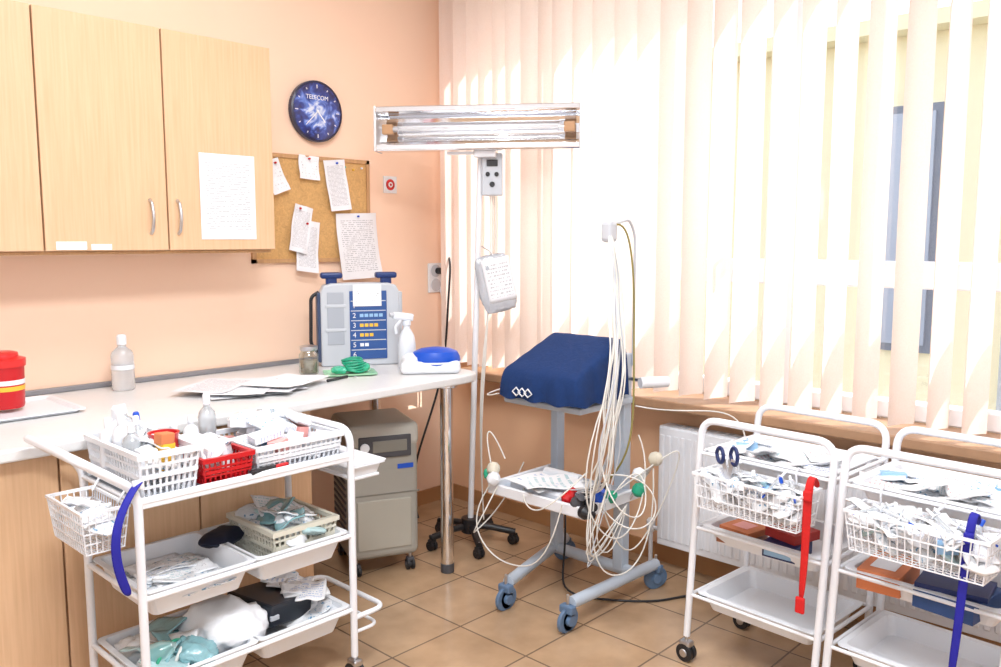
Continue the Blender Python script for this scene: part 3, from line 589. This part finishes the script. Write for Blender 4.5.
def strap(n,m,p0,L,w=.026,ly=0):
    bm=bmesh.new(); V=[]
    path=[(.05,-.03),(.035,.0),(.015,.012),(-.002,0),(-.006,-.06),(0,-L*.4),(.004,-L*.7),(0,-L)]
    for i,(dx,dz) in enumerate(path):
        tw=.006*math.sin(i*1.1); yy=p0[1]-ly*dz/L
        V.append((bm.verts.new((p0[0]+dx-tw,yy-w/2,p0[2]+dz)),bm.verts.new((p0[0]+dx+tw,yy+w/2,p0[2]+dz))))
    for a,b in zip(V,V[1:]): bm.faces.new((a[0],a[1],b[1],b[0]))
    me=bpy.data.meshes.new(n); bm.to_mesh(me); bm.free(); o=fin(n,me,(0,0,0),(0,0,0),m,True)
    s=o.modifiers.new('s','SUBSURF'); s.render_levels=2; s=o.modifiers.new('s2','SOLIDIFY'); s.thickness=.004
    box(n+'_buckle',(.012,w*1.3,.05),(p0[0],p0[1]+ly,p0[2]-L-.01),m,.005); box(n+'_clip',(.012,w*1.2,.03),(p0[0]-.008,p0[1]+ly*.12,p0[2]-L*.12),m,.004)
strap('red_strap',STRAPR,(-.275,-.24,.76),.37,.022,.015)
wcart((-.60,-2.70),-4,1)
carton('glove_carton_1',.20,.12,.06,(-.05,.11,.437),ORG,rot=(0,0,6)); carton('glove_carton_2',.20,.16,.05,(-.07,-.09,.437),mat('glove_blue',srgb(40,75,130),.5),rot=(0,0,-5)); carton('booklet',.14,.18,.015,(-.07,-.08,.489),DBLUE,rot=(0,0,8)); carton('carton_label',.10,.07,.002,(-.06,.11,.4975),WHITE,rot=(0,0,6))
strap('blue_strap',STRAPB,(-.275,-.175,.76),.45,.020,.03)
pouch('black_pouch',.10,.08,.20,(-.02,-.30,.58),BLACK,amp=.15)
# ------------------------------------------------------------------ left cart
G('supply_cart',(-1.94,-1.06,0))
hx,hy=.34,.185
for sx in (-1,1):
    for sy in (-1,1): castor('castor_%d%d'%(sx,sy),(sx*hx,sy*hy),.035,BLACK,STEEL)
tube('arch_right',[(hx,-hy,.09),(hx,-hy,.85),(hx,hy,.85),(hx,hy,.09)],.012,WHITE,.06)
tube('push_handle',[(-hx,-hy,.09),(-hx,-hy,.80),(-hx-.15,-hy,.91),(-hx-.15,hy,.91),(-hx,hy,.80),(-hx,hy,.09)],.012,WHITE,.05)
tube('side_loop_low',[(hx,-hy,.22),(hx+.13,-hy,.22),(hx+.13,hy,.22),(hx,hy,.22)],.009,WHITE,.05)
tube('side_loop_low_2',[(hx,-hy,.17),(hx+.10,-hy,.17),(hx+.10,hy,.17),(hx,hy,.17)],.006,WHITE,.04)
tray('side_shelf',.15,.30,.04,(hx+.10,.02,.665),PLW,.004,.01,.01); box('side_shelf_lid',(.165,.315,.008),(hx+.10,.02,.709),PLW,.003)
tube('side_shelf_bracket',[(hx,-.12,.69),(hx+.05,-.12,.66),(hx+.16,-.12,.66)],.006,WHITE,.02); tube('side_shelf_bracket_2',[(hx,.15,.69),(hx+.05,.15,.66),(hx+.16,.15,.66)],.006,WHITE,.02); tube('side_shelf_bar',[(hx,-hy,.69),(hx,hy,.69)],.006,WHITE,0)
MATG=mat('grey_mat',srgb(105,110,118),.3)
for z in (.25,.50,.765):
    for sy in (-1,1): tube('rail_%d_%d'%(z*100,sy),[(-hx,sy*hy,z),(hx,sy*hy,z)],.008,WHITE,0)
    for sx in (-1,1): tube('rail_e_%d_%d'%(z*100,sx),[(sx*hx,-hy,z),(sx*hx,hy,z)],.008,WHITE,0)
B('top_panel',-hx+.008,hx-.008,-hy+.006,hy-.006,.752,.766,MATG,.003)
boxes('top_lip',[(-hx,hx,-hy-.006,-hy+.004,.747,.778),(-hx,hx,hy-.004,hy+.006,.747,.778)],WHITE,bw=.003)
for z in (.25,.50):
    for sx in (-1,1): tray('bin_%d_%d'%(z*100,sx),.31,.345,.085,(sx*.165,0,z-.07),PLW,.004,.025,.012)
T=.767
basket('white_basket_l',.165,.35,.115,(-.245,0.0,T),PLW,.018,.006,4,.012,solid=1)
basket('red_basket',.15,.22,.07,(-.075,-.065,T),RED,.016,.005,3,.008,solid=1)
basket('white_basket_r',.30,.30,.07,(.17,-.015,T),PLW,.018,.0055,3,.01,solid=1)
def P(i,x,y,z,m,w_=.11,d_=.08,h_=.03): pouch('pack_%d'%i,w_,d_,h_,(x,y,z),m,(ru(-25,25),ru(-25,25),ru(0,180)),.25,i)
for i in range(12): P(i,-.24+ru(-.03,.03),-.12+.020*i,T+.055+.014*(i%4),[CLEAR,PRINT,CLEAR][i%3],.10,.07)
for i in range(8): wrap('wrapper_l_%d'%i,.06,.09,(-.24+ru(-.03,.03),-.10+.028*i,T+.12),[PCT,CLEAR,PBL,PCT2][i%4],i+3)
for i,(bx,by,br_,bh_,m_,c_) in enumerate(((-.285,.02,.026,.16,PLW,PLW),(-.265,.08,.030,.17,PLW,PLW),(-.29,-.05,.026,.14,BOTG,PLW),(-.22,.13,.026,.16,BOTG,PLW),(-.20,.10,.022,.14,PLW,BLUE),(-.28,.13,.026,.16,PLW,PLW),(-.23,.03,.022,.14,BOTG,PLW),(-.31,.07,.022,.14,PLW,PLW))):
    bottle('b_%d'%i,br_,bh_,(bx,by,T+.045),m_,c_,rot=(ru(-6,6),ru(-8,8),0))
lathe('red_cup',[(.034,0),(.040,.055),(.043,.06),(.036,.06),(.03,.025)],(-.205,-.055,T+.085),RED); box('yellow_box',(.04,.035,.075),(-.235,-.125,T+.095),YEL,.003,(0,5,10)); box('orange_box',(.042,.036,.03),(-.235,-.125,T+.145),ORG,.003,(0,5,10)); box('white_box',(.05,.04,.07),(-.28,-.11,T+.085),PLW,.003)
for i in range(8): carton('r_carton_%d'%i,.05,.028,.075,(-.105+.03*(i%3),-.14+.022*i,T+.02),[PCT,WHITE,PCT,WHITE][i%4],rot=(ru(-12,12),ru(-12,12),20*i))
for i in range(6): P(60+i,-.07+ru(-.03,.03),-.12+.035*i,T+.075,[CLEAR,PRINT][i%2],.08,.06,.025)
for i in range(20): carton('vial_carton_%d'%i,.045,.045,.055,(.06+.055*(i%5),-.13+.065*(i//5),T+.01+.014*(i%3)),[PCT,WHITE,PINK,PCT,WHITE,SKYB,WHITE][(i*2)%7],rot=(ru(-14,14),ru(-14,14),25*i))
for i in range(8): carton('flat_carton_%d'%i,.10,.045,.022,(.09+.05*(i%4),-.10+.030*i,T+.082+.004*i),[PCT,WHITE,PCT,PINK,WHITE,WHITE,PCT,PCT2][i],rot=(10,-8,40*i))
for i in range(5): P(70+i,.17+ru(-.08,.08),-.05+.035*i,T+.10,[CLEAR,PRINT][i%2],.10,.07,.03)
bottle('b_10',.028,.20,(.03,.150,T),BOTG,PLW); bottle('b_11',.024,.14,(-.03,.14,T),PLW,PLW); bottle('b_12',.026,.12,(-.09,.13,T),PLW,PLW)
box('clipper_handle',(.09,.018,.014),(.03,-.178,T+.012),BLACK,.004,(0,0,8)); box('clipper_tip',(.05,.014,.01),(.095,-.172,T+.012),RED,.003,(0,0,8))
basket('side_basket',.12,.24,.11,(-hx-.075,-.045,.65),WHITE,.016,.003,4,.012)
for y_ in (-.13,.04): tube('side_hook_%s'%y_,[(-hx-.03,y_,.76),(-hx-.012,y_,.79),(-hx-.0,y_,.80)],.003,WHITE,.01)
tube('side_hook_bar',[(-hx,-hy,.79),(-hx,hy,.79)],.006,WHITE,0)
for i in range(7): P(20+i,-hx-.075,-.14+.028*i,.70+.012*(i%3),[PRINT,CLEAR,PRINT,TEAL][i%4],.09,.07,.03)
for i in range(6): wrap('wrapper_s_%d'%i,.06,.08,(-hx-.075+ru(-.02,.02),-.12+.03*i,.745),[PCT,PBL,PCT2][i%3],i+13)
bm=bmesh.new(); V=[]
path=[(-.335,-.195,.825),(-.355,-.205,.818),(-.39,-.215,.775),(-.415,-.22,.72),(-.42,-.22,.65),(-.405,-.22,.58),(-.39,-.22,.54)]
for (a,b,c) in path: V.append((bm.verts.new((a-.010,b,c)),bm.verts.new((a+.010,b-.010,c+.004))))
for p_,q in zip(V,V[1:]): bm.faces.new((p_[0],p_[1],q[1],q[0]))
me=bpy.data.meshes.new('strap'); bm.to_mesh(me); bm.free(); o=fin('blue_tourniquet',me,(0,0,0),(0,0,0),STRAPB,True); s=o.modifiers.new('s','SUBSURF'); s.render_levels=2; s=o.modifiers.new('s2','SOLIDIFY'); s.thickness=.003
box('tourniquet_clip',(.03,.012,.025),(-.345,-.203,.82),PLW,.003)
m5=.50-.065
for i in range(9): pouch('syringe_pack_%d'%i,.20,.09,.014,(-.17+ru(-.03,.03),-.12+.025*i,m5+.02+.006*(i%3)),PRINT,(ru(-8,8),ru(-8,8),ru(-35,35)),.25,i+50)
for i in range(8): wrap('long_pack_%d'%i,.20,.075,(-.17+ru(-.02,.02),-.11+.028*i,m5+.045),[PCT,CLEAR,PCT2,PBL][i%4],i+33,8,28)
pouch('navy_pouch',.16,.11,.05,(.03,.08,m5+.05),mat('navy_bag',srgb(18,26,50),.6),(0,0,30),.12,4)
basket('cream_basket',.23,.27,.10,(.20,.0,m5+.02),mat('cream_plastic',srgb(222,218,202),.4),.018,.006,4,.015,solid=1)
for i in range(12): pouch('mask_pack_%d'%i,.13,.09,.035,(.19+ru(-.05,.05),-.10+.018*i,m5+.075+.014*(i%3)),[TEAL,CLEAR,PRINT,CLEAR][i%4],(ru(-40,40),ru(-40,40),ru(0,180)),.3,i+70)
TD=plastic_film('teal_dark',srgb(140,190,198))
for i in range(6): wrap('mask_wrapper_%d'%i,.10,.13,(.19+ru(-.03,.03),-.08+.030*i,m5+.14),[TD,CLEAR,PCT2][i%3],i+23,25)
m2=.25-.065
pouch('mask_bag_1',.16,.13,.07,(-.25,-.06,m2+.01),CLEAR,(0,0,20),.3,81,freq=14); pouch('mask_bag_2',.12,.11,.06,(-.17,-.10,m2+.05),TD,(20,0,60),.3,82,freq=14)
pouch('mask_bag_3',.15,.13,.07,(-.25,.07,m2+.01),CLEAR,(0,0,-20),.3,83,freq=14)
lathe('oxygen_mask',[(.012,.07),(.02,.06),(.035,.045),(.045,.02),(.05,0),(.046,0),(.03,.04)],(-.27,-.07,m2+.09),mat('mask_plastic',srgb(150,205,205),.1,trans=.5,coat=.6),(55,20,30),24,sc=(1,.8))
for i in range(6): wrap('mask_wrap_%d'%i,.11,.14,(-.24+.03*(i%3),-.11+.038*i,m2+.09),[TEAL,CLEAR,TD][i%3],i+43,25)
for i in range(3): tube('mask_tube_%d'%i,[(-.30+.03*i,-.12,m2+.05),(-.28+.03*i,-.13,m2+.13),(-.22+.02*i,-.09,m2+.15-.02*i),(-.16,-.02,m2+.08)],.005,[GREEN,TD,CABLE][i],smoothc=True)
WB=mat('white_bag_film',srgb(238,240,244),.3,bump=.4,vs=16)
pouch('white_bag',.22,.25,.14,(-.03,-.01,m2+.012),WB,(0,0,10),.2,84,freq=7)
bev(boxes('black_case',[(-.085,.085,-.11,.11,0,.07)],mat('black_case',(.02,.025,.035),.35),(.15,.02,m2+.05),(0,6,10)),.008); box('case_latch',(.03,.01,.015),(.10,-.10,m2+.09),GREY,.002)
for i in range(7): pouch('dressing_pack_%d'%i,.15,.10,.016,(.24+ru(-.02,.02),-.10+.032*i,m2+.03+.012*i),[PRINT,PRINT,CLEAR][i%3],(ru(-15,15),-20,ru(-40,40)),.3,i+90)
for i in range(5): wrap('dressing_wrap_%d'%i,.09,.15,(.25,-.08+.040*i,m2+.12),[PCT,CLEAR][i%2],i+63,12)
# ------------------------------------------------------------------ lights
w=bpy.data.worlds.new('w'); S.world=w; w.use_nodes=True; nt=w.node_tree
sky=nt.nodes.new('ShaderNodeTexSky'); sky.sky_type='NISHITA'; sky.sun_disc=False; sky.sun_elevation=R(42); sky.sun_rotation=R(140); sky.altitude=100
hs=nt.nodes.new('ShaderNodeHueSaturation'); hs.inputs['Saturation'].default_value=.35
nt.links.new(sky.outputs[0],hs.inputs['Color']); nt.links.new(hs.outputs[0],nt.nodes['Background'].inputs[0]); nt.nodes['Background'].inputs[1].default_value=.46
sl=bpy.data.lights.new('sun','SUN'); sl.energy=7.2; sl.angle=R(.6); sl.color=(1,.985,.97); so=bpy.data.objects.new('sun',sl); S.collection.objects.link(so)
az=R(-55); el=R(40); dirv=Vector((math.cos(az)*math.cos(el),math.sin(az)*math.cos(el),math.sin(el))); so.rotation_euler=dirv.to_track_quat('Z','Y').to_euler(); so.location=(3,-4,4)
LE=mat('fill_glow',(1,1,1),.5,emit=(.94,.97,1,3))  # glow for the added fill panels
for i,(x,y,pw) in enumerate(((-2.6,-3.0,86),(-1.9,-1.5,28))):  # added off-frame fill emulating flash bounced off the ceiling, no known fixture
    G('added_ceiling_fill',(x,y,3.1)); box('fill_housing',(1.25,.32,.05),(0,0,-.028),WHITE,.01); box('fill_panel',(1.2,.27,.01),(0,0,-.058),LE,.002)
    al=bpy.data.lights.new('fill_light_%d'%i,'AREA'); al.shape='RECTANGLE'; al.size=1.2; al.size_y=.6; al.energy=pw; al.color=(.93,.965,1)
    ao=bpy.data.objects.new('fill_light_%d'%i,al); S.collection.objects.link(ao); ao.parent=CUR; ao.location=(0,0,-.075)
S.view_settings.view_transform='Standard'; S.view_settings.look='None'; S.view_settings.exposure=0.12
# ------------------------------------------------------------------ camera
cam=bpy.data.cameras.new('camera'); cam.sensor_width=36; cam.lens=835*36/1001; co=bpy.data.objects.new('camera',cam); S.collection.objects.link(co)
co.location=(-3.168,-3.388,1.45); pitch=R(6.4); yaw=R(43.4)
vd=Vector((math.cos(yaw)*math.cos(pitch),math.sin(yaw)*math.cos(pitch),-math.sin(pitch))); co.rotation_euler=vd.to_track_quat('-Z','Y').to_euler()
cam.clip_start=.02; S.camera=co
